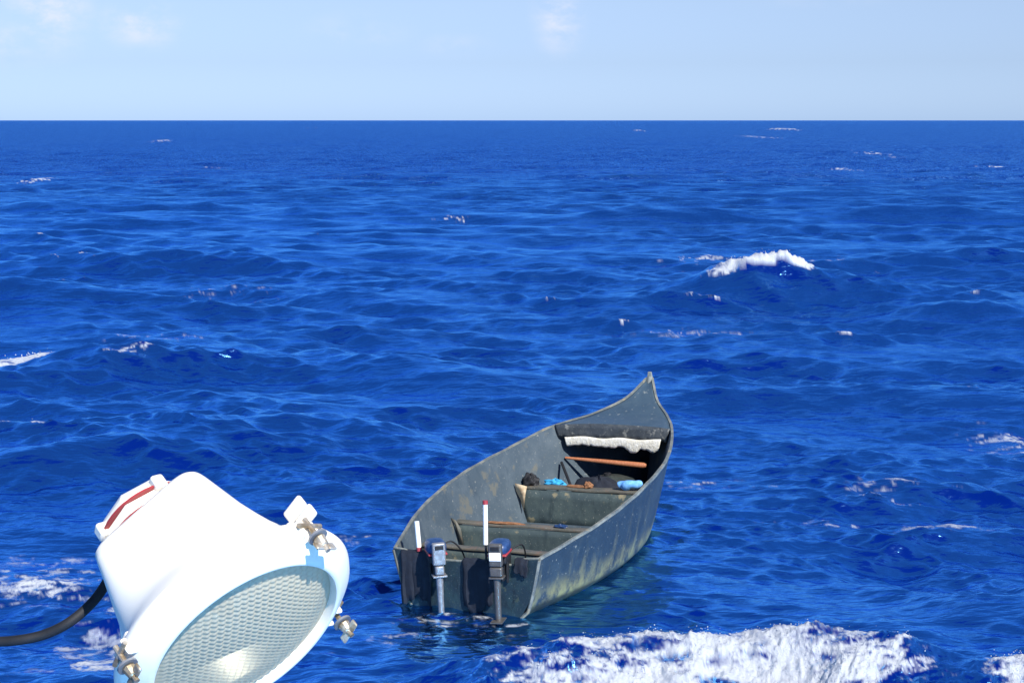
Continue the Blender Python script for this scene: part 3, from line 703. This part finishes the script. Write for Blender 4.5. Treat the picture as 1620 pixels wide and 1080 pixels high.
for a_, r_, ex in prof:
    for k in range(NN):
        t = 2*math.pi*(k + .5)/NN; c_, s_ = math.cos(t), math.sin(t)
        vs.append((math.copysign(abs(c_)**ex, c_)*r_, math.copysign(abs(s_)**ex, s_)*r_, a_))
for i_ in range(len(prof) - 1):
    for k in range(NN):
        a_, b_ = i_*NN + k, i_*NN + (k+1) % NN; fs.append((a_, b_, b_ + NN, a_ + NN))
fb_(hm.add(vs, fs), 'housing', 'fpaint', angle=60)
fb_(MB().lathe([(-.042, .145), (-.042, .159), (-.038, .1655), (-.028, .169), (-.019, .164), (-.008, .151), (-.001, .140), (.002, .135), (.001, .1315), (-.008, .130), (-.030, .130)], 96), 'bezel', 'fpaint', angle=50)
# reflector bowl
rf = Mat('reflector', (.84, .81, .71), .45, 1.0); rf.bump(rf.noise(30, 3), .15, .004)
fb_(MB().lathe([(-.025, .131), (-.05, .124), (-.09, .105), (-.13, .075), (-.155, .045), (-.162, .004)], 72), 'reflector', rf.m, angle=80)
bl = Mat('bulb_glass', (.45, .45, .40), .5); fb_(MB().tube([(0, 0, -.16), (0, 0, -.12), (0, 0, -.07), (0, 0, -.045)], [.012, .020, .018, .006], 16), 'bulb', bl.m)
# prismatic lens
g = Mat('prismatic_glass', (.9, .92, .88), .12); nn, ll = g.n, g.l
tr = nn.new('ShaderNodeBsdfTransparent'); tr.inputs[0].default_value = (.90, .89, .84, 1)
g.b.inputs['Base Color'].default_value = (.58, .52, .385, 1); g.b.inputs['Roughness'].default_value = .26
ms = nn.new('ShaderNodeMixShader'); ms.inputs[0].default_value = .66; g.b.inputs['Specular IOR Level'].default_value = .3
ll.new(tr.outputs[0], ms.inputs[1]); ll.new(g.b.outputs[0], ms.inputs[2]); ll.new(ms.outputs[0], nn['Material Output'].inputs[0])
N = 150; P = []; keep = {}
vs, fs = [], []
CR, SR = math.cos(R_(52)), math.sin(R_(52))
for i in range(N + 1):
    for j in range(N + 1):
        # square to disc mapping keeps the rim round
        a_, b_ = 2*i/N - 1, 2*j/N - 1
        x = a_*math.sqrt(1 - b_*b_/2)*RL; y = b_*math.sqrt(1 - a_*a_/2)*RL
        rr = math.hypot(x, y)/RL
        p, q_ = x*CR + y*SR, -x*SR + y*CR
        rib = (abs(math.sin(p*math.pi/.0075))*.0020 + abs(math.sin(q_*math.pi/.0100))*.0030)*max(0, 1 - rr**6)
        vs.append((x, y, -.012 + .016*(1 - rr*rr) + rib))
for i in range(N):
    for j in range(N):
        k = i*(N+1) + j; fs.append((k, k + N + 1, k + N + 2, k + 1))
fb_(MB().add(vs, fs), 'lens', g.m, angle=180)
# gasket
fb_(MB().lathe([(-.0475, .142), (-.0475, .150), (-.0415, .150), (-.0415, .142), (-.0475, .142)], 72), 'gasket', 'fpaint')
# clamps with wing bolts
for i, ad in enumerate((-24, 60, 143, 233)):
    a = R_(-ad); ca, sa = math.cos(a), math.sin(a)
    ca, sa = math.cos(R_(ad)), -math.sin(R_(ad))
    rot = Matrix.Rotation(math.atan2(sa, ca), 3, 'Z')
    def Q(r_, t_, z_): return rot @ Vector((r_, t_, z_)) 
    br = MB().box(Q(.161, .012, -0.0260), (.022, .007, .024), rot).box(Q(.161, -.012, -0.0260), (.022, .007, .024), rot).box(Q(.154, 0, -0.0340), (.018, .036, .022), rot)
    br = fb_(br, 'clamp', 'fpaint', bevel=.004)
    bt = MB().tube([Q(.173, 0, -0.0380), Q(.173, 0, 0.0180)], .0036, 10).tube([Q(.173, -.020, -0.0260), Q(.173, .020, -0.0260)], .0034, 8)
    bt = MB_bt = bt.build('bolt', M_['rust2'] if 'rust2' in M_ else M_.setdefault('rust2', simple('stained_steel', (.34, .25, .15), .4, .6, c2=(.66, .60, .50), sc=40)), br, FM)
    wn_ = MB().tube([Q(.173, 0, -0.0040), Q(.173, 0, 0.0100)], [.009, .006], 10)
    wn_.box(Q(.173, .011, 0.0100), (.004, .014, .012), rot).box(Q(.173, -.011, 0.0100), (.004, .014, .012), rot)
    wn_.build('wing_nut', M_['rust2'], br, FM, bevel=.002)
    MB().lathe([(.0, .004), (.0, .013), (.003, .013), (.003, .004)], 14, O=Q(.173, 0, -0.0080)).build('washer', M_['grey'], br, FM)
# hinge lugs on the housing, upper right
hl = MB()
for t_ in (-.022, .010):
    c = Vector((.156, .056 + t_, -.060)); hl.box(c, (.034, .008, .020), Matrix.Rotation(R_(20), 3, 'Z'))
fb_(hl, 'hinge_lug', 'fpaint', bevel=.008, seg=3)
# rear terminal box: eight-sided, with red gasket, lugs and cable gland
RX, RY = -.014, .006
def rear(prof, n=8): return MB().lathe([(a_, r_*1.1) for a_, r_ in prof], n, O=(RX, RY, 0))
fb_(rear([(-0.2080, .058), (-0.2220, .058), (-0.2240, .061), (-0.2300, .061)]), 'rear_box', 'fpaint', bevel=.003, smooth=False)
fb_(rear([(-0.2085, .060), (-0.2085, .0645), (-0.2115, .0645), (-0.2115, .060)], 48), 'red_ring', 'red')
fb_(rear([(-0.2305, .010), (-0.2305, .063), (-0.2335, .063), (-0.2335, .010)], 40), 'red_gasket', 'red')
cap = fb_(rear([(-0.2340, .010), (-0.2340, .060), (-0.2440, .060), (-0.2520, .053), (-0.2580, .047), (-0.2600, .004)]), 'rear_cap', 'fpaint', bevel=.004, smooth=False)
for k in range(4):
    a = R_(45 + 90*k); c = Vector((RX + math.cos(a)*.066, RY + math.sin(a)*.066, -0.2350))
    MB().box(c, (.018, .018, .022), Matrix.Rotation(a, 3, 'Z')).build('cap_lug', M_['fpaint'], cap, FM, bevel=.004)
gl = MB().tube([(-.05, .0, -0.2280), (-.078, .0, -0.2320), (-.078, 0, -0.2320), (-.098, .0, -0.2350)], [.017, .017, .013, .011], 6)
fb_(gl, 'cable_gland', 'fpaint', bevel=.002, smooth=False)
# bracket: two arms hanging from the pivots down to a foot on a post
def plate(pts, thick, wid, nm):
    """bent strap through camera-space points, broad side towards the camera"""
    mb = MB(); X_ = (R3 @ Vector((1, 0, 0))); Y_ = R3 @ Vector((0, 0, 1)); vs = []
    for p, wd in zip(pts, wid):
        for a_, b_ in ((-1, -1), (1, -1), (1, 1), (-1, 1)): vs.append(p + X_*a_*wd/2 + Y_*b_*thick/2)
    fs = [(i*4 + k, i*4 + (k+1) % 4, i*4 + 4 + (k+1) % 4, i*4 + 4 + k) for i in range(len(pts) - 1) for k in range(4)]
    fs += [(3, 2, 1, 0), tuple(len(vs) - 4 + k for k in range(4))]
    I = FM.inverted(); mb.add([I @ v for v in vs], fs); return fb_(mb, nm, 'fpaint', bevel=.004)
plate([campt(208, 925, 2.13), campt(212, 960, 2.13), campt(222, 1010, 2.13), campt(226, 1080, 2.13), campt(235, 1250, 2.13), campt(300, 1330, 2.13)], .03, [.030, .040, .046, .052, .055, .06], 'bracket_arm')
plate([campt(400, 1000, 2.26), campt(405, 1150, 2.26), campt(395, 1260, 2.22), campt(310, 1330, 2.15)], .03, [.05, .05, .055, .06], 'bracket_arm')
I = FM.inverted(); pb = campt(300, 1320, 2.14)
post = MB().tube([pb, pb - Vector((0, 0, 2.6))], .045, 24)
PO = Matrix.Translation(pb - Vector((0, 0, 2.6))); po = MB().tube([(0, 0, 0), (0, 0, 2.58)], .045, 24); po.lathe([(2.58, .075), (2.60, .075)], 24); po.lathe([(2.58, .01), (2.58, .075)], 24); po.lathe([(2.60, .075), (2.60, .01)], 24)
M_['post'] = simple('post_paint', (.62, .62, .60), .4)
po.build('post', M_['post'], fl, PO)
# cable
pts = [(205, 850, 2.20), (188, 880, 2.17), (172, 915, 2.14), (148, 950, 2.12), (112, 982, 2.10), (70, 1003, 2.10), (20, 1013, 2.10), (-40, 1016, 2.12), (-140, 1030, 2.2), (-260, 1090, 2.3), (-300, 1250, 2.35), (-300, 1700, 2.4), (-300, 3000, 2.6)]
cp = [campt(*p) for p in pts]; sm_ = []
for i in range(len(cp) - 1):
    p0, p1, p2, p3 = cp[max(i-1, 0)], cp[i], cp[i+1], cp[min(i+2, len(cp)-1)]
    for t in np.linspace(0, 1, 8, endpoint=False):
        sm_.append(.5*((2*p1) + (p2 - p0)*t + (2*p0 - 5*p1 + 4*p2 - p3)*t*t + (3*p1 - p0 - 3*p2 + p3)*t**3))
fb_(MB().tube([I @ p for p in sm_], .0068, 14), 'power_cable', 'black')
